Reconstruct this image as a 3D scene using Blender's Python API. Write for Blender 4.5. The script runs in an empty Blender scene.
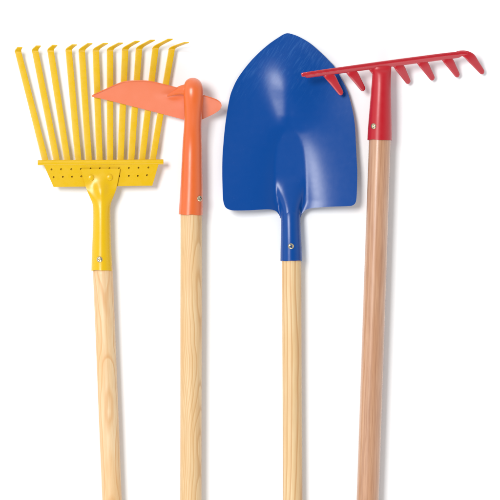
import bpy, bmesh, math, random
from mathutils import Vector, Matrix

random.seed(7)
scene = bpy.context.scene
COL = scene.collection
CAM_Z = 3.0                      # camera height in metres, looking straight down
MM = 0.001


def at(x, y, z):
    """A place on the table: x to the right and y downwards in millimetres on the 500 mm sheet, z above the table (mm)."""
    k = (CAM_Z - z * MM) / CAM_Z
    return Vector(((x - 250) * MM * k, (250 - y) * MM * k, z * MM))


# ------------------------------------------------------------------ materials
def new_mat(name):
    m = bpy.data.materials.new(name)
    m.use_nodes = True
    nt = m.node_tree
    return m, nt, nt.nodes['Principled BSDF']


def paint(name, col, col2, rough=0.28, ior=1.5, scratch=0.0, peel=0.02, coat=0.0, gv=0.05):
    m, nt, b = new_mat(name)
    N, L = nt.nodes, nt.links
    tc = N.new('ShaderNodeTexCoord')
    n1 = N.new('ShaderNodeTexNoise'); n1.inputs['Scale'].default_value = 14; n1.inputs['Detail'].default_value = 2
    L.new(tc.outputs['Object'], n1.inputs['Vector'])
    mix = N.new('ShaderNodeMix'); mix.data_type = 'RGBA'
    mix.inputs['A'].default_value = (*col, 1); mix.inputs['B'].default_value = (*col2, 1)
    L.new(n1.outputs['Fac'], mix.inputs['Factor'])
    L.new(mix.outputs['Result'], b.inputs['Base Color'])
    b.inputs['IOR'].default_value = ior
    b.inputs['Coat Weight'].default_value = coat
    b.inputs['Coat Roughness'].default_value = 0.27
    # gloss varies a little over the enamel
    n2 = N.new('ShaderNodeTexNoise'); n2.inputs['Scale'].default_value = 160; n2.inputs['Detail'].default_value = 6
    L.new(tc.outputs['Object'], n2.inputs['Vector'])
    mr = N.new('ShaderNodeMapRange')
    mr.inputs['From Min'].default_value = 0.3; mr.inputs['From Max'].default_value = 0.7
    mr.inputs['To Min'].default_value = rough - gv; mr.inputs['To Max'].default_value = rough + gv
    L.new(n2.outputs['Fac'], mr.inputs['Value'])
    L.new(mr.outputs['Result'], b.inputs['Roughness'])
    n3 = N.new('ShaderNodeTexNoise'); n3.inputs['Scale'].default_value = 260; n3.inputs['Detail'].default_value = 2
    L.new(tc.outputs['Object'], n3.inputs['Vector'])
    bp = N.new('ShaderNodeBump'); bp.inputs['Strength'].default_value = peel; bp.inputs['Distance'].default_value = 0.001
    L.new(n3.outputs['Fac'], bp.inputs['Height'])
    last = bp
    if scratch:   # rubbed, scratched paint near the tip of the blade
        mr_ = N.new('ShaderNodeMapping'); mr_.inputs['Rotation'].default_value = (0, 0, math.radians(32))
        mp = N.new('ShaderNodeMapping'); mp.inputs['Scale'].default_value = (650, 75, 60)
        L.new(tc.outputs['Object'], mr_.inputs['Vector']); L.new(mr_.outputs['Vector'], mp.inputs['Vector'])
        n4 = N.new('ShaderNodeTexNoise'); n4.inputs['Scale'].default_value = 1.0; n4.inputs['Detail'].default_value = 3
        n4.inputs['Distortion'].default_value = 0.8
        L.new(mp.outputs['Vector'], n4.inputs['Vector'])
        sx = N.new('ShaderNodeSeparateXYZ'); L.new(tc.outputs['Object'], sx.inputs['Vector'])
        mk = N.new('ShaderNodeMapRange'); mk.inputs['From Min'].default_value = 0.125; mk.inputs['From Max'].default_value = 0.19
        L.new(sx.outputs['Y'], mk.inputs['Value'])
        st_ = N.new('ShaderNodeMapRange'); st_.inputs['From Min'].default_value = 0.5; st_.inputs['From Max'].default_value = 0.72
        L.new(n4.outputs['Fac'], st_.inputs['Value'])
        mm = N.new('ShaderNodeMath'); mm.operation = 'MULTIPLY'; L.new(mk.outputs['Result'], mm.inputs[0]); L.new(st_.outputs['Result'], mm.inputs[1])
        m2 = N.new('ShaderNodeMath'); m2.operation = 'MULTIPLY'; m2.inputs[1].default_value = scratch; L.new(mm.outputs[0], m2.inputs[0])
        mx2 = N.new('ShaderNodeMix'); mx2.data_type = 'RGBA'; L.new(m2.outputs[0], mx2.inputs['Factor'])
        L.new(mix.outputs['Result'], mx2.inputs['A']); mx2.inputs['B'].default_value = (0.05, 0.17, 0.45, 1)
        L.new(mx2.outputs['Result'], b.inputs['Base Color'])
    L.new(last.outputs['Normal'], b.inputs['Normal'])
    return m


def wood(name, pale, warm, dark, seed, off=(0.03, 0.0), rings=260, ring_amt=0.5, fibre=0.35, wander=0.012,
         zs=0.05, rough=0.45, coat=0.1, cr_=0.3, wz=7):
    """Turned ash/pine: growth rings round a pith that wanders, cut by the round handle, plus fine pores along it."""
    m, nt, b = new_mat(name)
    N, L = nt.nodes, nt.links
    tc = N.new('ShaderNodeTexCoord')
    # slow wander of the pith along the length (local Z)
    mw = N.new('ShaderNodeMapping'); mw.inputs['Scale'].default_value = (12, 12, wz); mw.inputs['Location'].default_value = (seed, seed * 1.7, seed * 0.6)
    L.new(tc.outputs['Object'], mw.inputs['Vector'])
    nw = N.new('ShaderNodeTexNoise'); nw.inputs['Scale'].default_value = 1.0; nw.inputs['Detail'].default_value = 2.5; nw.inputs['Roughness'].default_value = 0.45
    L.new(mw.outputs['Vector'], nw.inputs['Vector'])
    sub = N.new('ShaderNodeVectorMath'); sub.operation = 'SUBTRACT'; sub.inputs[1].default_value = (0.5, 0.5, 0.5)
    L.new(nw.outputs['Color'], sub.inputs[0])
    scl = N.new('ShaderNodeVectorMath'); scl.operation = 'SCALE'; scl.inputs['Scale'].default_value = wander
    L.new(sub.outputs['Vector'], scl.inputs[0])
    add = N.new('ShaderNodeVectorMath'); add.operation = 'ADD'
    L.new(tc.outputs['Object'], add.inputs[0]); L.new(scl.outputs['Vector'], add.inputs[1])
    mp = N.new('ShaderNodeMapping'); mp.inputs['Location'].default_value = (off[0], off[1], 0); mp.inputs['Scale'].default_value = (1, 1, zs)
    L.new(add.outputs['Vector'], mp.inputs['Vector'])
    ln = N.new('ShaderNodeVectorMath'); ln.operation = 'LENGTH'
    L.new(mp.outputs['Vector'], ln.inputs[0])
    mul = N.new('ShaderNodeMath'); mul.operation = 'MULTIPLY'; mul.inputs[1].default_value = rings
    L.new(ln.outputs['Value'], mul.inputs[0])
    fr = N.new('ShaderNodeMath'); fr.operation = 'FRACT'
    L.new(mul.outputs[0], fr.inputs[0])
    rp = N.new('ShaderNodeValToRGB')
    e = rp.color_ramp.elements
    e[0].position = 0.0; e[0].color = (0, 0, 0, 1)
    e[1].position = 0.6; e[1].color = (0.22, 0.22, 0.22, 1)
    x = e.new(0.86); x.color = (1, 1, 1, 1)
    x = e.new(0.93); x.color = (0.8, 0.8, 0.8, 1)
    x = e.new(1.0); x.color = (0, 0, 0, 1)
    L.new(fr.outputs[0], rp.inputs['Fac'])
    # fine fibres
    mf = N.new('ShaderNodeMapping'); mf.inputs['Scale'].default_value = (1500, 1500, 45); mf.inputs['Location'].default_value = (seed * 3, 0, seed)
    L.new(tc.outputs['Object'], mf.inputs['Vector'])
    nf = N.new('ShaderNodeTexNoise'); nf.inputs['Scale'].default_value = 1.0; nf.inputs['Detail'].default_value = 3
    L.new(mf.outputs['Vector'], nf.inputs['Vector'])
    mf2 = N.new('ShaderNodeMapping'); mf2.inputs['Scale'].default_value = (320, 320, 9); mf2.inputs['Location'].default_value = (seed, 3, seed)
    L.new(tc.outputs['Object'], mf2.inputs['Vector'])
    nf2 = N.new('ShaderNodeTexNoise'); nf2.inputs['Scale'].default_value = 1.0; nf2.inputs['Detail'].default_value = 2
    L.new(mf2.outputs['Vector'], nf2.inputs['Vector'])
    # broad tone patches
    mb = N.new('ShaderNodeMapping'); mb.inputs['Scale'].default_value = (70, 70, 13); mb.inputs['Location'].default_value = (seed * 5, seed, seed)
    L.new(tc.outputs['Object'], mb.inputs['Vector'])
    nb = N.new('ShaderNodeTexNoise'); nb.inputs['Scale'].default_value = 1.0; nb.inputs['Detail'].default_value = 2
    L.new(mb.outputs['Vector'], nb.inputs['Vector'])

    def mixc(a, bcol, fac, amt):
        mx = N.new('ShaderNodeMix'); mx.data_type = 'RGBA'
        if isinstance(a, tuple): mx.inputs['A'].default_value = (*a, 1)
        else: L.new(a, mx.inputs['A'])
        mx.inputs['B'].default_value = (*bcol, 1)
        mm = N.new('ShaderNodeMapRange'); mm.inputs['From Min'].default_value = amt[0]; mm.inputs['From Max'].default_value = amt[1]
        mm.inputs['To Max'].default_value = amt[2]
        L.new(fac, mm.inputs['Value']); L.new(mm.outputs['Result'], mx.inputs['Factor'])
        return mx.outputs['Result']
    c = mixc(pale, warm, nb.outputs['Fac'], (0.38, 0.66, 0.9))
    c = mixc(c, dark, rp.outputs['Color'], (0.0, 1.0, ring_amt))
    c = mixc(c, dark, nf.outputs['Fac'], (0.45, 0.8, fibre))
    c = mixc(c, dark, nf2.outputs['Fac'], (0.5, 0.75, fibre))
    L.new(c, b.inputs['Base Color'])
    b.inputs['Roughness'].default_value = rough
    b.inputs['Coat Weight'].default_value = coat
    b.inputs['Coat Roughness'].default_value = cr_
    bp = N.new('ShaderNodeBump'); bp.inputs['Strength'].default_value = 0.12; bp.inputs['Distance'].default_value = 0.0005
    L.new(nf.outputs['Fac'], bp.inputs['Height']); L.new(bp.outputs['Normal'], b.inputs['Normal'])
    return m


M = {}
M['yellow'] = paint('yellow_enamel', (0.74, 0.455, 0.004), (0.71, 0.43, 0.004), rough=0.28, ior=1.45)
M['orange'] = paint('orange_enamel', (0.74, 0.135, 0.019), (0.72, 0.122, 0.016), rough=0.38, ior=1.5, coat=0.68)
M['blue'] = paint('blue_enamel', (0.0008, 0.060, 0.285), (0.0008, 0.054, 0.265), rough=0.26, ior=1.42, scratch=0.4, gv=0.015)
M['red'] = paint('red_enamel', (0.50, 0.006, 0.016), (0.45, 0.005, 0.013), rough=0.40, ior=1.45, coat=0.3)
M['red_thick'] = paint('red_enamel_thick', (0.50, 0.006, 0.017), (0.45, 0.005, 0.014), rough=0.30, ior=1.55, coat=0.8)
M['wood_yellow'] = wood('ash_wood_knotty', (0.80, 0.60, 0.36), (0.76, 0.49, 0.24), (0.64, 0.31, 0.10), 3.1, off=(0.002, 0.024), rings=430, ring_amt=0.6, fibre=0.4, wander=0.016, wz=11)
M['wood_hoe'] = wood('ash_wood_fine', (0.78, 0.57, 0.32), (0.76, 0.50, 0.25), (0.58, 0.31, 0.11), 8.4, off=(0.020, 0.012), rings=520, ring_amt=0.72, fibre=0.45, wander=0.016, wz=8)
M['wood_shovel'] = wood('pine_wood', (0.77, 0.58, 0.33), (0.76, 0.51, 0.25), (0.52, 0.24, 0.07), 5.2, off=(0.024, 0.004), rings=250, ring_amt=0.7, fibre=0.3, wander=0.009, wz=6)
M['wood_rake'] = wood('beech_wood', (0.61, 0.345, 0.205), (0.54, 0.275, 0.150), (0.32, 0.13, 0.055), 1.6, off=(0.04, 0.03), rings=430, ring_amt=0.15, fibre=0.6, wander=0.004, rough=0.4, coat=1.0, cr_=0.2)


def metal():
    m, nt, b = new_mat('screw_metal')
    b.inputs['Metallic'].default_value = 1
    b.inputs['Base Color'].default_value = (0.62, 0.53, 0.36, 1)
    b.inputs['Roughness'].default_value = 0.28
    return m


M['screw'] = metal()
m, nt, b = new_mat('white_table')
N, L = nt.nodes, nt.links
nz = N.new('ShaderNodeTexNoise'); nz.inputs['Scale'].default_value = 3
mx = N.new('ShaderNodeMix'); mx.data_type = 'RGBA'
mx.inputs['A'].default_value = (0.965, 0.965, 0.965, 1); mx.inputs['B'].default_value = (0.955, 0.955, 0.957, 1)
L.new(nz.outputs['Fac'], mx.inputs['Factor']); L.new(mx.outputs['Result'], b.inputs['Base Color'])
b.inputs['Roughness'].default_value = 1.0
b.inputs['Specular IOR Level'].default_value = 0.0
M['white'] = m


# ------------------------------------------------------------------ mesh helpers
def lin(bm, name, mat, parent, smooth=True, auto=None):
    """Link a bmesh given in world coordinates as one mesh under parent."""
    bmesh.ops.recalc_face_normals(bm, faces=bm.faces)
    me = bpy.data.meshes.new(name)
    off = parent_world(parent)
    bmesh.ops.translate(bm, verts=bm.verts, vec=-off)
    if auto:
        for e in bm.edges:
            if len(e.link_faces) == 2 and e.calc_face_angle(0) > math.radians(auto):
                e.smooth = False
    for f in bm.faces:
        f.smooth = smooth
    bm.to_mesh(me); bm.free()
    me.materials.append(mat)
    o = bpy.data.objects.new(name, me)
    COL.objects.link(o)
    if parent:
        o.parent = parent
    return o


def parent_world(p):
    v = Vector((0, 0, 0))
    while p is not None:
        v = v + p.location
        p = p.parent
    return v


def thing(name, loc, label, cat, group=None):
    o = bpy.data.objects.new(name, None)
    o.empty_display_size = 0.03
    COL.objects.link(o)
    o.location = loc
    o['label'] = label; o['category'] = cat
    if group: o['group'] = group
    return o


def cr(p0, p1, p2, p3, t):
    return 0.5 * ((2 * p1) + (-p0 + p2) * t + (2 * p0 - 5 * p1 + 4 * p2 - p3) * t * t + (-p0 + 3 * p1 - 3 * p2 + p3) * t ** 3)


def dense(vals, n):
    """Catmull-Rom through rows of numbers."""
    out = []
    for i in range(len(vals) - 1):
        a = vals[max(i - 1, 0)]; b_ = vals[i]; c = vals[i + 1]; d = vals[min(i + 2, len(vals) - 1)]
        for k in range(n):
            t = k / n
            out.append([cr(a[j], b_[j], c[j], d[j], t) for j in range(len(b_))])
    out.append(list(vals[-1]))
    return out


def sp(v, e):
    return math.copysign(abs(v) ** e, v)


def sweep(bm, st, n=5, seg=40, axis=None, cap=True, closed_round=False):
    """st: rows (x, y, z, half width, half height, squareness) along the table; returns rings. axis = fixed width direction."""
    rows = dense(st, n)
    P = [at(*r[:3]) for r in rows]
    rings = []
    for i, r in enumerate(rows):
        T = (P[min(i + 1, len(P) - 1)] - P[max(i - 1, 0)]).normalized()
        if axis is not None:
            W = Vector(axis)
            Nn = T.cross(W).normalized()
            W = Vector(axis).normalized()
        else:
            W = T.cross(Vector((0, 0, 1))).normalized()
            Nn = W.cross(T).normalized()
        if Nn.z < 0: Nn = -Nn
        ring = []
        for k in range(seg):
            a = 2 * math.pi * k / seg
            x = sp(math.cos(a), r[5]) * r[3] * MM
            z = sp(math.sin(a), r[5]) * r[4] * MM
            ring.append(bm.verts.new(P[i] + W * x + Nn * z))
        rings.append(ring)
    for i in range(len(rings) - 1):
        for k in range(seg):
            bm.faces.new((rings[i][k], rings[i][(k + 1) % seg], rings[i + 1][(k + 1) % seg], rings[i + 1][k]))
    if cap:
        bm.faces.new(rings[0]); bm.faces.new(list(reversed(rings[-1])))
    return rings


def sheet(bm, grid, th):
    """A bent sheet of thickness th (mm) under a grid of world points."""
    top = [[bm.verts.new(p) for p in row] for row in grid]
    bot = [[bm.verts.new(p - Vector((0, 0, th * MM))) for p in row] for row in grid]
    R, C = len(grid), len(grid[0])
    for i in range(R - 1):
        for j in range(C - 1):
            bm.faces.new((top[i][j], top[i][j + 1], top[i + 1][j + 1], top[i + 1][j]))
            bm.faces.new((bot[i][j], bot[i + 1][j], bot[i + 1][j + 1], bot[i][j + 1]))
    for j in range(C - 1):
        bm.faces.new((top[0][j], bot[0][j], bot[0][j + 1], top[0][j + 1]))
        bm.faces.new((top[R - 1][j], top[R - 1][j + 1], bot[R - 1][j + 1], bot[R - 1][j]))
    for i in range(R - 1):
        bm.faces.new((top[i][0], top[i + 1][0], bot[i + 1][0], bot[i][0]))
        bm.faces.new((top[i][C - 1], bot[i][C - 1], bot[i + 1][C - 1], top[i + 1][C - 1]))


def interp(tab, x):
    if x <= tab[0][0]: return tab[0][1]
    for (a, va), (b_, vb) in zip(tab, tab[1:]):
        if x <= b_:
            return va + (vb - va) * (x - a) / (b_ - a) if b_ > a else vb
    return tab[-1][1]


def smoothtab(tab, n=8):
    return [tuple(r) for r in dense([list(t) for t in tab], n)]


def handle(parent, mat, a, b_, r, ferrule_r=None, seed=0):
    """Turned wooden handle between two table points (x, y, z), local Z along it, rounded far end."""
    A = at(*a); B = at(*b_)
    Ln = (B - A).length
    bm = bmesh.new()
    seg = 64
    prof = []
    ns = 60
    rr = r * MM
    for i in range(ns + 1):
        t = i / ns
        w = 1 + 0.008 * math.sin(7 * t + seed) + 0.005 * math.sin(19 * t + 2 * seed)
        prof.append((rr * w, t * (Ln - rr)))
    for i in range(1, 9):
        q = i / 8 * math.pi / 2
        prof.append((max(rr * math.cos(q) * w, 1e-5), Ln - rr + rr * math.sin(q) * 0.8))
    rings = []
    for (q, z) in prof:
        rings.append([bm.verts.new((q * math.cos(2 * math.pi * k / seg), q * math.sin(2 * math.pi * k / seg), z)) for k in range(seg)])
    for i in range(len(rings) - 1):
        for k in range(seg):
            bm.faces.new((rings[i][k], rings[i][(k + 1) % seg], rings[i + 1][(k + 1) % seg], rings[i + 1][k]))
    bm.faces.new(rings[0]); bm.faces.new(rings[-1])
    bmesh.ops.recalc_face_normals(bm, faces=bm.faces)
    for f in bm.faces: f.smooth = True
    me = bpy.data.meshes.new('handle'); bm.to_mesh(me); bm.free(); me.materials.append(mat)
    o = bpy.data.objects.new('handle', me); COL.objects.link(o); o.parent = parent
    Z = (B - A).normalized()
    X = Vector((1, 0, 0)); X = (X - Z * X.dot(Z)).normalized(); Y = Z.cross(X)
    Rm = Matrix((X, Y, Z)).transposed().to_4x4()
    Rm.translation = A - parent_world(parent)
    o.matrix_basis = Rm
    return o


def socket_tube(st, lip_jag, seed, th=1.0, n=6, seg=56, axis=None):
    """Sheet-metal socket; first station is the open end, with a slightly uneven rolled edge and an inner wall."""
    bm = bmesh.new()
    rings = sweep(bm, st, n=n, seg=seg, cap=False, axis=axis)
    T = (rings[0][0].co - rings[1][0].co).normalized()
    c = sum((v.co for v in rings[0]), Vector()) / seg
    rnd = random.Random(seed)
    ph = [rnd.uniform(0, 6.28) for _ in range(3)]
    for k, v in enumerate(rings[0]):
        a = 2 * math.pi * k / seg
        v.co += T * MM * lip_jag * (math.sin(a + ph[0]) + 0.5 * math.sin(3 * a + ph[1]) + 0.35 * math.sin(6 * a + ph[2]))
    inner = [bm.verts.new(c + (v.co - c) * (1 - th / st[0][3])) for v in rings[0]]
    deep = [bm.verts.new(v.co - T * 6 * MM) for v in inner]
    for k in range(seg):
        q = (k + 1) % seg
        bm.faces.new((rings[0][k], inner[k], inner[q], rings[0][q]))
        bm.faces.new((inner[k], deep[k], deep[q], inner[q]))
    return bm, rings


def screw(parent, x, y, z, r, nrm, mat=None, rot=0.4):
    """Pan-head screw with a real cross recess."""
    bm = bmesh.new()
    nr, ns = 22, 72
    nrm = Vector(nrm).normalized()
    X = Vector((math.cos(rot), math.sin(rot), 0)); X = (X - nrm * X.dot(nrm)).normalized(); Y = nrm.cross(X)
    C0 = at(x, y, z)
    rings = []
    for i in range(nr + 1):
        q = i / nr
        ring = []
        for k in range(ns):
            a = 2 * math.pi * k / ns
            u, v = q * math.cos(a), q * math.sin(a)
            h = 0.55 * math.sqrt(max(0, 1 - (q * 0.96) ** 2.6)) 
            w = 0.15
            if (abs(u) < w or abs(v) < w) and q < 0.66: h -= 0.5 * (1 - q * 0.6)
            ring.append(bm.verts.new(C0 + (X * u + Y * v + nrm * (h - 0.05)) * r * MM))
        rings.append(ring)
    base = [bm.verts.new(v.co - nrm * 0.5 * r * MM) for v in rings[-1]]
    rings.append(base)
    for i in range(1, len(rings) - 1):
        for k in range(ns):
            bm.faces.new((rings[i][k], rings[i][(k + 1) % ns], rings[i + 1][(k + 1) % ns], rings[i + 1][k]))
    bm.faces.new(rings[1])
    for v in rings[0]: bm.verts.remove(v)
    return lin(bm, 'screw', mat or M['screw'], parent, auto=35)


def dome(parent, name, x, y, z, r, h, mat):
    bm = bmesh.new()
    prof = [(1.0, -0.3), (1.0, 0.0), (0.96, 0.35), (0.82, 0.68), (0.6, 0.88), (0.3, 0.98), (0.001, 1.0)]
    C0 = at(x, y, z); ns = 40
    rings = [[bm.verts.new(C0 + Vector((r * q * math.cos(2 * math.pi * k / ns), r * q * math.sin(2 * math.pi * k / ns), h * hh)) * MM) for k in range(ns)] for q, hh in prof]
    for i in range(len(rings) - 1):
        for k in range(ns):
            bm.faces.new((rings[i][k], rings[i][(k + 1) % ns], rings[i + 1][(k + 1) % ns], rings[i + 1][k]))
    bm.faces.new(rings[-1])
    return lin(bm, name, mat, parent)


# ------------------------------------------------------------------ the surface
bm = bmesh.new()
s = 4.0
bm.faces.new([bm.verts.new(v) for v in ((-s, -s, 0), (s, -s, 0), (s, s, 0), (-s, s, 0))])
g = lin(bm, 'ground', M['white'], None, smooth=False)
g['kind'] = 'structure'
g['label'] = 'plain white studio surface under the four tools'

GROUP = 'long wooden handled garden tools laid side by side'

# ------------------------------------------------------------------ yellow fan rake
root = thing('leaf_rake', at(101, 230, 0), 'yellow metal leaf rake with eleven flat tines and a pale wooden handle', 'rake', GROUP)
handle(root, M['wood_yellow'], (102.7, 266, 10.3), (123.6, 790, 10.2), 9.8, seed=1)
# tines
TB = [46.5, 57.6, 68, 78.6, 89, 99.6, 110, 120.2, 130.7, 141.2, 151.6]
TT = [(17.8, 50.6), (34.9, 49.8), (50.4, 49.5), (68.6, 49.2), (81.7, 49.6), (95.8, 49.4), (110, 49), (125.2, 48.3), (139, 47.8), (155.6, 47), (172, 47.8)]
TD = [(2.0, -3.2), (3.4, -3.8), (4.4, -4.2), (5.8, -4.4), (8.2, -6), (9.6, -6), (10.5, -5.9), (12, -7), (13.4, -7.6), (14.6, -7.8), (14.4, -5.3)]
for i in range(11):
    xb, (xt, yt), (dx, dy) = TB[i], TT[i], TD[i]
    bm = bmesh.new()
    hw = 3.25
    zt = 9.0
    ux, uy = (xb - xt), (164.5 - yt)
    l = math.hypot(ux, uy); ux /= l; uy /= l
    # path: under the clamp, up along the tine, round the bend, up the hooked tip
    pts = [(xb + ux * 0.0, 165.5, 9.6), (xb - ux * 25, 165 - uy * 25, 8.2)]
    for f in (0.5, 0.8):
        q = 1 - f
        pts.append((xt + ux * l * q, yt + uy * l * q, 7.4 - 0.9 * f))
    pts += [(xt + ux * 4.2, yt + uy * 4.2, 6.7), (xt + ux * 1.9, yt + uy * 1.9, 6.9), (xt + ux * 0.5 + dx * .05, yt + uy * 0.5 + dy * .05, 7.9),
            (xt + dx * 0.22, yt + dy * 0.24, 10.2), (xt + dx * 0.6, yt + dy * 0.62, 15.5), (xt + dx, yt + dy, 21.5)]
    st = [(*p, hw if k < 7 else hw * (1 - 0.065 * (k - 6)), 0.55, 0.25) for k, p in enumerate(pts)]
    sweep(bm, st, n=6, seg=16, axis=(1, -0.02 + 0.02 * i / 10, 0))
    lin(bm, 'tine', M['yellow'], root, auto=35)

# clamp plate: folded sheet, front leaf perforated by real holes, and a rolled top edge
def leaf(z, th, inset=0.0):
    g_ = []
    for i in range(5):
        t = i / 4
        yl = 164.5 + (187.0 - 164.5) * t; yr = 164.0 + (185.7 - 164.0) * t
        xl = 43.6 + (53.6 - 43.6) * t + inset; xr = 158.6 + (152.3 - 158.6) * t - inset
        row = []
        for j in range(25):
            s_ = j / 24
            row.append(at(xl + (xr - xl) * s_, yl + (yr - yl) * s_ + 0.0, z - 1.0 * t + (0.25 * math.sin(s_ * 9))))
        g_.append(row)
    return g_
bm = bmesh.new()
sheet(bm, leaf(13.2, 0.9), 0.9)
plate = lin(bm, 'clamp_plate', M['yellow'], root, auto=35)
holes = [(51.6, 169.5), (61.2, 169.3), (71.4, 169.3), (81, 169.1), (90.7, 168.6), (100, 168.4), (109.6, 168.4), (119.1, 168.5), (129, 168.0), (138.6, 167.8), (148.5, 167.6),
         (53.7, 177.3), (63, 176.9), (72.2, 176.8), (81.4, 176.4), (119.1, 176.1), (129, 175.9), (138, 175.9), (147.1, 175.3)]
bc = bmesh.new()
for hx, hy in holes:
    ret = bmesh.ops.create_cone(bc, cap_ends=True, segments=20, radius1=0.98 * MM, radius2=0.98 * MM, depth=0.005)
    bmesh.ops.translate(bc, verts=ret['verts'], vec=at(hx, hy, 12.6) - parent_world(root))
cm = bpy.data.meshes.new('cut'); bc.to_mesh(cm); bc.free()
co = bpy.data.objects.new('cut', cm); COL.objects.link(co); co.location = root.location
md = plate.modifiers.new('b', 'BOOLEAN'); md.operation = 'DIFFERENCE'; md.object = co; md.solver = 'EXACT'
bpy.context.view_layer.update()
dg = bpy.context.evaluated_depsgraph_get()
nm = bpy.data.meshes.new_from_object(plate.evaluated_get(dg))
plate.modifiers.clear(); plate.data = nm; nm.name = 'clamp_plate'
bpy.data.objects.remove(co)
bm = bmesh.new(); sheet(bm, leaf(11.3, 0.9, 1.0), 0.9)
lin(bm, 'back_plate', M['yellow'], root, auto=35)
bm = bmesh.new()   # rolled edge
sweep(bm, [(41.6, 162.7, 11.8, 2.3, 2.1, 0.7), (42.4, 162.7, 11.8, 2.6, 2.3, 0.65), (100, 162.4, 11.8, 2.6, 2.3, 0.65), (158.6, 161.9, 11.8, 2.6, 2.3, 0.65), (160.2, 161.9, 11.8, 2.3, 2.1, 0.7)], n=6, seg=28)
lin(bm, 'rolled_edge', M['yellow'], root, auto=40)

# socket flattening into the riveted tab
bm = bmesh.new()
ST = [  # y, cx, half width, round r, blend(0 tube .. 1 tab), bump, bump width, z0
    (270.5, 102.0, 10.6, 10.7, 0, 0, 8, 10.5),
    (262.0, 101.8, 10.2, 10.3, 0, 0, 8, 10.5),
    (245.0, 101.7, 9.4, 9.6, 0, 0, 8, 10.6),
    (226.0, 101.8, 8.8, 9.0, 0, 0, 8, 10.8),
    (212.0, 101.8, 8.6, 8.0, 0, 0, 8, 11.2),
    (204.0, 101.8, 9.2, 6.8, 0.1, 4, 7, 12.0),
    (196.5, 101.7, 12.0, 5.2, 0.45, 5.6, 6.6, 13.2),
    (190.5, 101.5, 14.4, 3.4, 0.8, 4.6, 6.4, 14.0),
    (185.0, 101.2, 16.0, 2.2, 1, 3.2, 6.2, 13.6),
    (180.0, 101.0, 17.2, 1.6, 1, 1.2, 5.8, 13.8),
    (175.0, 100.8, 18.4, 1.4, 1, 0.15, 5.8, 13.9),
    (168.9, 100.6, 19.8, 1.4, 1, 0.0, 5.8, 14.1)]
rows = dense(ST, 6)
seg = 72; rings = []
for r_ in rows:
    y, cx, hw, rr, k, bump, bw, z0 = r_
    k = min(max(k, 0), 1); bump = max(bump, 0)
    ring = []
    for q in range(seg):
        a = 2 * math.pi * q / seg
        ex, ez = math.cos(a) * hw, math.sin(a) * rr
        fx = sp(math.cos(a), 0.55) * hw
        gz = bump * math.exp(-(fx / bw) ** 2)
        fz = gz + (0.5 if math.sin(a) >= 0 else -0.5) * min(1, abs(math.sin(a)) * 6)
        X_ = ex * (1 - k) + fx * k; Z_ = ez * (1 - k) + fz * k
        if k > 0.0:
            ring.append(bm.verts.new(at(cx + X_, y - X_ * 0.012, z0 + Z_)))
        else:
            ring.append(bm.verts.new(at(cx + X_, y, z0 + Z_)))
    rings.append(ring)
for i in range(len(rings) - 1):
    for q in range(seg):
        bm.faces.new((rings[i][q], rings[i][(q + 1) % seg], rings[i + 1][(q + 1) % seg], rings[i + 1][q]))
bm.faces.new(rings[-1])
c = sum((v.co for v in rings[0]), Vector()) / seg
for k, v in enumerate(rings[0]):
    a = 2 * math.pi * k / seg
    v.co.y -= MM * (0.35 * math.sin(a * 2 + 1) + 0.2 * math.sin(5 * a))
inner = [bm.verts.new(c + (v.co - c) * 0.92) for v in rings[0]]
deep = [bm.verts.new(v.co + Vector((0, 6 * MM, 0))) for v in inner]
for k in range(seg):
    q = (k + 1) % seg
    bm.faces.new((rings[0][k], inner[k], inner[q], rings[0][q])); bm.faces.new((inner[k], deep[k], deep[q], inner[q]))
sock = lin(bm, 'socket', M['yellow'], root, auto=50)
screw(sock, 99.6, 259.4, 20.3, 3.0, (-0.2, 0, 1), rot=0.9)
dome(sock, 'rivet', 91.0, 177.8, 14.3, 3.4, 1.5, M['yellow'])
dome(sock, 'rivet', 109.6, 177.4, 14.3, 3.4, 1.5, M['yellow'])

# ------------------------------------------------------------------ orange hoe
root = thing('garden_hoe', at(191, 215, 0), 'orange garden hoe, its curved blade resting over the yellow rake tines', 'hoe', GROUP)
handle(root, M['wood_hoe'], (191.3, 200, 13.6), (190.3, 820, 10.9), 10.7, seed=2)
def hz(x, y):     # the tilted plane of the blade
    # through (93,97,13) (193,121,3.2) (134,81,26)
    x0, y0, z0 = 93, 97, 10.3
    a1, b1, c1 = 100, 24, 9.0 - 10.3
    a2, b2, c2 = 41, -16, 12.0
    det = a1 * b2 - a2 * b1
    gx = (c1 * b2 - c2 * b1) / det; gy = (a1 * c2 - a2 * c1) / det
    return z0 + gx * (x - x0) + gy * (y - y0)
top = smoothtab([(92.2, 95.4), (93.0, 94.9), (98, 92.9), (109, 87.9), (117, 84.3), (124, 81.9), (131, 81.0), (146.6, 81.0), (159, 83.4), (176, 87.7), (190, 91.2), (204.4, 95.8), (212, 98.1), (217.5, 100.4), (220.6, 102.9), (221.6, 105.2)], 6)
bot = smoothtab([(92.2, 96.2), (93.0, 97.0), (104, 99.3), (140, 108.3), (170, 116), (186, 120.2), (193, 121.6), (198, 121.2), (203, 119.0), (210, 115.8), (215, 113.2), (219, 110.4), (221.0, 107.8), (221.6, 105.8)], 6)
cols = 110
grid = []
for i in range(cols + 1):
    x = 92.2 + (221.6 - 92.2) * (0.5 - 0.5 * math.cos(math.pi * i / cols))
    t0, b0 = interp(top, x), interp(bot, x)
    row = []
    for j in range(31):
        v = j / 30
        y = t0 + (b0 - t0) * v
        z = hz(x, y) + 3.6 * math.sin(math.pi * min(max((x - 93) / 130, 0), 1)) * (1 - v) ** 2
        # pressed dimple where the neck runs into the blade
        d = ((x - 173) / 9.0) ** 2 + ((y - 95.5) / 4.0) ** 2
        z -= 1.6 * math.exp(-d)
        row.append(at(x, y, z))
    grid.append(row)
bm = bmesh.new(); sheet(bm, grid, 1.3)
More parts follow.
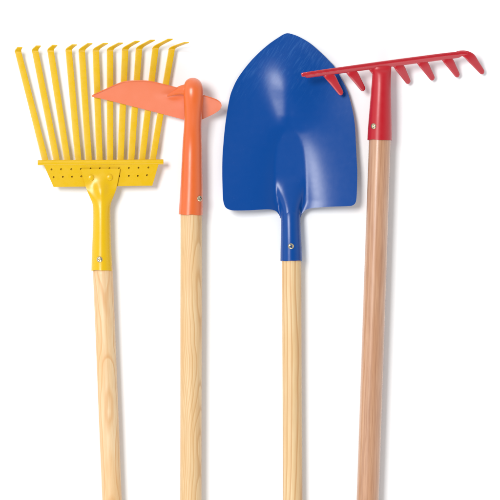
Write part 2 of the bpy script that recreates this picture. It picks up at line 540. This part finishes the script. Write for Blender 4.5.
# turned rim along the back edge
rim = [grid[i][0] for i in range(2, cols - 1, 2)]
rr_ = []
for i, p in enumerate(rim):
    T = (rim[min(i + 1, len(rim) - 1)] - rim[max(i - 1, 0)]).normalized()
    W = T.cross(Vector((0, 0, 1))).normalized(); Nn = W.cross(T)
    q_ = 0.55 * MM * min(1, i / 6, (len(rim) - 1 - i) / 6 + 0.05) + 0.00005
    rr_.append([bm.verts.new(p + (W * math.cos(a_ * math.pi / 5) + Nn * math.sin(a_ * math.pi / 5)) * q_) for a_ in range(10)])
for i in range(len(rr_) - 1):
    for k in range(10):
        bm.faces.new((rr_[i][k], rr_[i][(k + 1) % 10], rr_[i + 1][(k + 1) % 10], rr_[i + 1][k]))
lin(bm, 'blade', M['orange'], root, auto=50)
st = [(190.6, 214.6, 13.6, 12.0, 12.0, 1), (191.0, 205, 13.9, 11.7, 11.7, 1), (191.6, 185, 14.5, 11.0, 11.0, 1), (191.9, 165, 15.0, 10.3, 10.4, 1), (192.2, 148, 15.5, 9.8, 9.8, 1),
      (192.4, 136, 17.2, 9.2, 9.2, 1), (192.8, 124, 20.0, 8.7, 9, 1), (193.2, 112, 23.5, 8.9, 9, 1), (193.4, 101, 26.3, 9.5, 9, 1), (193.4, 93, 27.5, 9.9, 8.6, 1), (193.3, 88, 26.5, 9.6, 8.0, 1),
      (193.0, 84.2, 22.5, 8.4, 6.5, 1), (192.6, 83.4, 18.5, 6.5, 5, 1), (192.4, 85.0, 16.0, 4.0, 3.5, 1)]
bm, rings = socket_tube(st, 0.45, 4, n=6, axis=(1, 0, 0))
bm.faces.new(rings[-1])
# tang: the flattened end of the neck spreading over the blade to the left
st2 = [(192.0, 91.0, 25.5, 7.6, 5.6, 1), (187, 90.0, 26.0, 6.2, 5.2, 1), (182.5, 90.0, 25.0, 5.0, 4.4, 1), (178.5, 90.8, hz(178.5, 90.8) + 2.0, 4.0, 3.2, 1), (174.5, 92.3, hz(174.5, 92.3) + 0.8, 3.0, 2.2, 1), (170.0, 94.3, hz(170, 94.3) - 0.3, 2.0, 1.5, 1), (166.0, 96.2, hz(166, 96.2) - 0.6, 0.8, 0.7, 1)]
sweep(bm, st2, n=6, seg=32)
sock = lin(bm, 'socket', M['orange'], root, auto=50)
screw(sock, 199.6, 198.6, 22.2, 2.9, (0.72, 0, 0.69), rot=0.2)

# ------------------------------------------------------------------ blue shovel
root = thing('shovel', at(291, 235, 0), 'blue round point shovel with a wide dished blade and a pale wooden handle', 'shovel', GROUP)
handle(root, M['wood_shovel'], (291.4, 240, 10.2), (294.2, 810, 10.0), 9.7, seed=3)
top = smoothtab([(222.2, 168), (222.7, 152), (225.3, 124), (229.3, 99.5), (232.6, 88.8), (238.2, 77.6), (248, 64.3), (257.8, 53.8), (269, 44), (280.2, 36.3), (284.5, 33.9), (287.5, 33.2), (291, 33.8), (299, 36.7), (310.2, 43.3), (321.4, 53), (329.8, 61.5), (334.7, 67.2), (345.2, 86), (350, 100), (354.5, 122), (356.2, 151), (357.2, 170)], 8)
bot = smoothtab([(222.2, 176), (222.8, 196), (223.8, 203.4), (226, 207.8), (230.5, 210), (236, 210.5), (250, 210.3), (266, 209.4), (273, 209.9), (277, 212), (280.2, 216.5), (281.5, 219), (291, 219.2), (299.3, 219), (300.6, 216.5), (304, 211.3), (310, 208.4), (329, 206.8), (347, 206.2), (352.0, 205.6), (355.3, 203.0), (356.6, 197), (357.0, 186), (357.2, 176)], 8)
def ridge_w(y):
    return interp([(128, 0.5), (131, 6), (136, 10.5), (145, 13), (160, 14.6), (185, 15.5), (200, 15.0), (210, 12.5), (219, 9.9)], y)
def ss(t):
    t = min(max(t, 0), 1); return t * t * (3 - 2 * t)
def sz(x, y):
    cx = 288.5 + (y - 34) * 0.012
    d = abs(x - cx)
    lower = ss((y - 84) / 76)
    base = 1.9 + 6.6 * min(max((y - 34) / 176.0, 0), 1.1)
    # flat floor of the valley, widening from its point to the neck, with wings lifting on both sides
    fw = 15.5 * (1 - math.exp(-max(y - 126, 0) / 13.0)) - 6.0 * ss((y - 200) / 19)
    q = math.sqrt(max(d - fw, 0) ** 2 + 2.2) - 1.48 if d > fw else 0.0
    wing = (3.2 + 3.2 * ss((y - 125) / 85)) * (1 - math.exp(-q / 14.5)) + 1.2 * (d / 67.0) ** 2
    z = base + wing * lower + 3.2 * (d / 67.0) ** 2 * (1 - lower)
    # pressed crest above the point, steep on its left flank
    env = ss((y - 42) / 50) * (1 - ss((y - 115) / 19))
    sg = interp([(40, 19), (75, 15), (100, 10), (126, 5.5)], y)
    t_ = (x - 288.5) / (sg if x < 288.5 else 17.0)
    z += 0.36 * sg * env * math.exp(-t_ * t_ / 2)
    # the floor swells up to become the socket
    hgt = 8.6 * ss((y - 174) / 45)
    w_ = 14.5 - 4.4 * ss((y - 180) / 38)
    if d < w_: z += hgt * (1 - (d / w_) ** 3) ** 0.9
    return z
cols = 170
grid = []
for i in range(cols + 1):
    x = 222.2 + (357.2 - 222.2) * (0.5 - 0.5 * math.cos(math.pi * i / cols)) if False else None
    t = i / cols
    # denser near the sides and along the ridge
    x = 222.2 + 135.0 * (t - 0.9 * math.sin(2 * math.pi * t) / (2 * math.pi))
    t0, b0 = interp(top, x), interp(bot, x)
    row = []
    for j in range(141):
        y = t0 + (b0 - t0) * j / 140
        row.append(at(x, y, sz(x, y)))
    grid.append(row)
bm = bmesh.new(); sheet(bm, grid, 1.4)
lin(bm, 'blade', M['blue'], root, auto=50)
bm, rings = socket_tube([(291.3, 261, 10.4, 10.9, 10.9, 1), (291.2, 252, 10.3, 10.7, 10.8, 1), (291, 238, 10.2, 10.2, 10.4, 1), (290.8, 226, 9.9, 9.8, 9.6, 1), (290.7, 216, 9.2, 9.6, 8.5, 1), (290.7, 208, 7.6, 9.2, 7.2, 1)], 0.3, 9)
bm.faces.new(rings[-1])
sock = lin(bm, 'socket', M['blue'], root, auto=50)
screw(sock, 291.0, 246.2, 20.6, 2.9, (0, 0, 1), rot=0.3)

# ------------------------------------------------------------------ red garden rake
root = thing('bow_rake', at(378, 200, 0), 'red metal garden rake with seven short teeth, one end over the blue shovel', 'rake', GROUP)
handle(root, M['wood_rake'], (380.3, 125, 14.8), (356.6, 830, 10.8), 11.0, seed=5)
def bz(x): return 25.0 - 0.045 * (x - 303)
bm = bmesh.new()
yb = lambda x: 75.2 + (x - 303.5) * (54.3 - 75.2) / (461 - 303.5)
# flat bar with a raised bead along its upper edge
sweep(bm, [(302.6, yb(303) + 0.4, bz(303) - 0.3, 0.3, 0.3, 1), (303.1, yb(303) + 0.2, bz(303), 1.2, 0.8, 1), (304.6, yb(304) - 0.2, bz(303), 1.8, 1.2, 0.8), (308, yb(308) - 1.0, bz(308), 1.8, 1.3, 0.6), (380, yb(380) - 1.7, bz(380), 1.9, 1.4, 0.6), (440, yb(440) - 1.7, bz(440), 1.9, 1.4, 0.6),
           (455, yb(455) - 1.3, bz(455), 1.9, 1.4, 0.6), (461, 53.0, bz(461), 1.9, 1.4, 0.6), (466, 53.2, bz(466), 1.7, 1.3, 0.8), (468, 53.6, bz(468), 1.0, 1.0, 1)], n=6, seg=28)
sweep(bm, [(307, yb(307) - 1.6, bz(307) + 1.0, 0.3, 0.4, 1), (312, yb(312) - 2.3, bz(312) + 1.3, 0.6, 0.8, 1), (380, yb(380) - 2.8, bz(380) + 1.3, 0.6, 0.9, 1), (450, yb(450) - 2.7, bz(450) + 1.3, 0.6, 0.9, 1), (459, yb(459) - 1.6, bz(459) + 1.0, 0.3, 0.4, 1)], n=6, seg=16)
fl = []
for i in range(91):
    t = i / 90
    x = 303.6 + (463.5 - 303.6) * t
    e_ = math.sqrt(min(1, max(0.0, (x - 303.4) / 4))) * math.sqrt(min(1, max(0.02, (464 - x) / 5)))
    fl.append([at(x, yb(x) - 0.4 + k * 0.92 * e_, bz(x) + 1.2 - (k + k * k * 0.10) * 0.56 * e_) for k in range(5)])
sheet(bm, fl, 1.1)
bar = lin(bm, 'rake_bar', M['red_thick'], root, auto=50)
TE = [((325.0, 74.0), (342.0, 94.6)), ((348.0, 71.0), (364.0, 90.4)), ((370.5, 67.5), (386.0, 86.5)), ((395.2, 64.6), (409.2, 83.2)), ((419.0, 61.6), (433.4, 79.7)), ((443.8, 58.2), (458.4, 76.6)), ((463.5, 53.6), (483.4, 73.4))]
for i, ((x0, y0), (x1, y1)) in enumerate(TE):
    bm = bmesh.new()
    dx, dy = x1 - x0, y1 - y0
    z0 = bz(x0) - (0.5 if i == 6 else 2.9); z1 = max(z0 - 17.5, 5.0) if i > 1 else (13.8, 12.4)[i]
    f = 1.15 if i == 6 else 1.0
    st = [(x0 - 7.0, y0 - 0.6, z0 - 0.5, 0.5 + 1.2 * (f > 1), 0.8, 0.8), (x0 - 2.5, y0 - 0.7, z0 - 0.3, 2.1 + 0.4 * (f > 1), 1.0, 0.7), (x0 + dx * 0.14, y0 + dy * 0.04, z0, 4.3 - 0.6 * (f > 1), 1.2, 0.65), (x0 + dx * 0.38, y0 + dy * 0.22, z0 - 0.12 * (z0 - z1), 4.7, 1.3, 0.65),
          (x0 + dx * 0.62, y0 + dy * 0.52, z0 - 0.45 * (z0 - z1), 3.8, 1.3, 0.65), (x0 + dx * 0.84, y0 + dy * 0.8, z0 - 0.78 * (z0 - z1), 3.1, 1.2, 0.7),
          (x0 + dx * 0.95, y0 + dy * 0.945, z0 - 0.94 * (z0 - z1), 2.5, 1.1, 0.8), (x0 + dx, y0 + dy, z1, 1.3, 0.7, 1)]
    sweep(bm, st, n=5, seg=28)
    lin(bm, 'tooth', M['red_thick'], root, auto=50)
st = [(379.5, 140.2, 14.7, 12.1, 12.1, 1), (379.7, 131, 15.0, 11.9, 11.9, 1), (380.3, 112, 16.2, 11.0, 11.0, 1), (381.0, 92, 16.8, 10.0, 10.0, 1), (381.5, 78, 16.8, 9.4, 8.2, 1), (381.8, 71, 16.8, 9.4, 6.4, 0.95), (382, 66.5, 18.0, 9.3, 3.6, 0.85), (382.0, 63.0, 18.6, 9.1, 1.6, 0.8)]
bm, rings = socket_tube(st, 0.35, 12)
bm.faces.new(rings[-1])
sock = lin(bm, 'socket', M['red'], root, auto=50)
screw(sock, 373.6, 126.2, 24.8, 2.9, (-0.5, 0, 0.87), rot=0.6)

# ------------------------------------------------------------------ light, camera, view
w = bpy.data.worlds.new('World'); scene.world = w; w.use_nodes = True
bg = w.node_tree.nodes['Background']
# studio: dark ceiling, pale walls all round
wn, wl = w.node_tree.nodes, w.node_tree.links
wt = wn.new('ShaderNodeTexCoord'); wx = wn.new('ShaderNodeSeparateXYZ'); wr = wn.new('ShaderNodeValToRGB')
wl.new(wt.outputs['Generated'], wx.inputs['Vector']); wl.new(wx.outputs['Z'], wr.inputs['Fac'])
el = wr.color_ramp.elements
el[0].position = 0.35; el[0].color = (0.92, 0.965, 1, 1)
el[1].position = 0.97; el[1].color = (0.095, 0.10, 0.105, 1)
wl.new(wr.outputs['Color'], bg.inputs['Color'])
bg.inputs['Strength'].default_value = 1.02


def area(name, loc, size, power, target=(0, 0, 0)):
    d = bpy.data.lights.new(name, 'AREA'); d.shape = 'SQUARE'; d.size = size; d.energy = power
    o = bpy.data.objects.new(name, d); COL.objects.link(o); o.location = loc
    o.rotation_euler = (Vector(target) - Vector(loc)).to_track_quat('-Z', 'Y').to_euler()
    return o


key = area('studio_softbox', (-1.75, 1.15, 3.9), 1.0, 144)
key.data.shape = 'RECTANGLE'; key.data.size = 1.3; key.data.size_y = 1.7
kz = key.location.normalized(); ky = (Vector((0, 1, 0)) - kz * kz.y).normalized()
key.rotation_euler = Matrix((ky.cross(kz), ky, kz)).transposed().to_euler()
area('added_low_fill', (-0.1, -2.15, 1.6), 1.5, 19)  # added lamp beyond the handles, puts a pale sheen on faces tilted towards it

cam = bpy.data.cameras.new('camera'); co = bpy.data.objects.new('camera', cam); COL.objects.link(co)
co.location = (0, 0, CAM_Z); co.rotation_euler = (0, 0, 0)
cam.sensor_width = 36; cam.lens = 36 * CAM_Z / 0.5
cam.clip_start = 0.1; cam.clip_end = 50
scene.camera = co
scene.view_settings.view_transform = 'Standard'
scene.view_settings.look = 'None'
scene.view_settings.exposure = 0
scene.view_settings.gamma = 1
scene.cycles.use_denoising = True
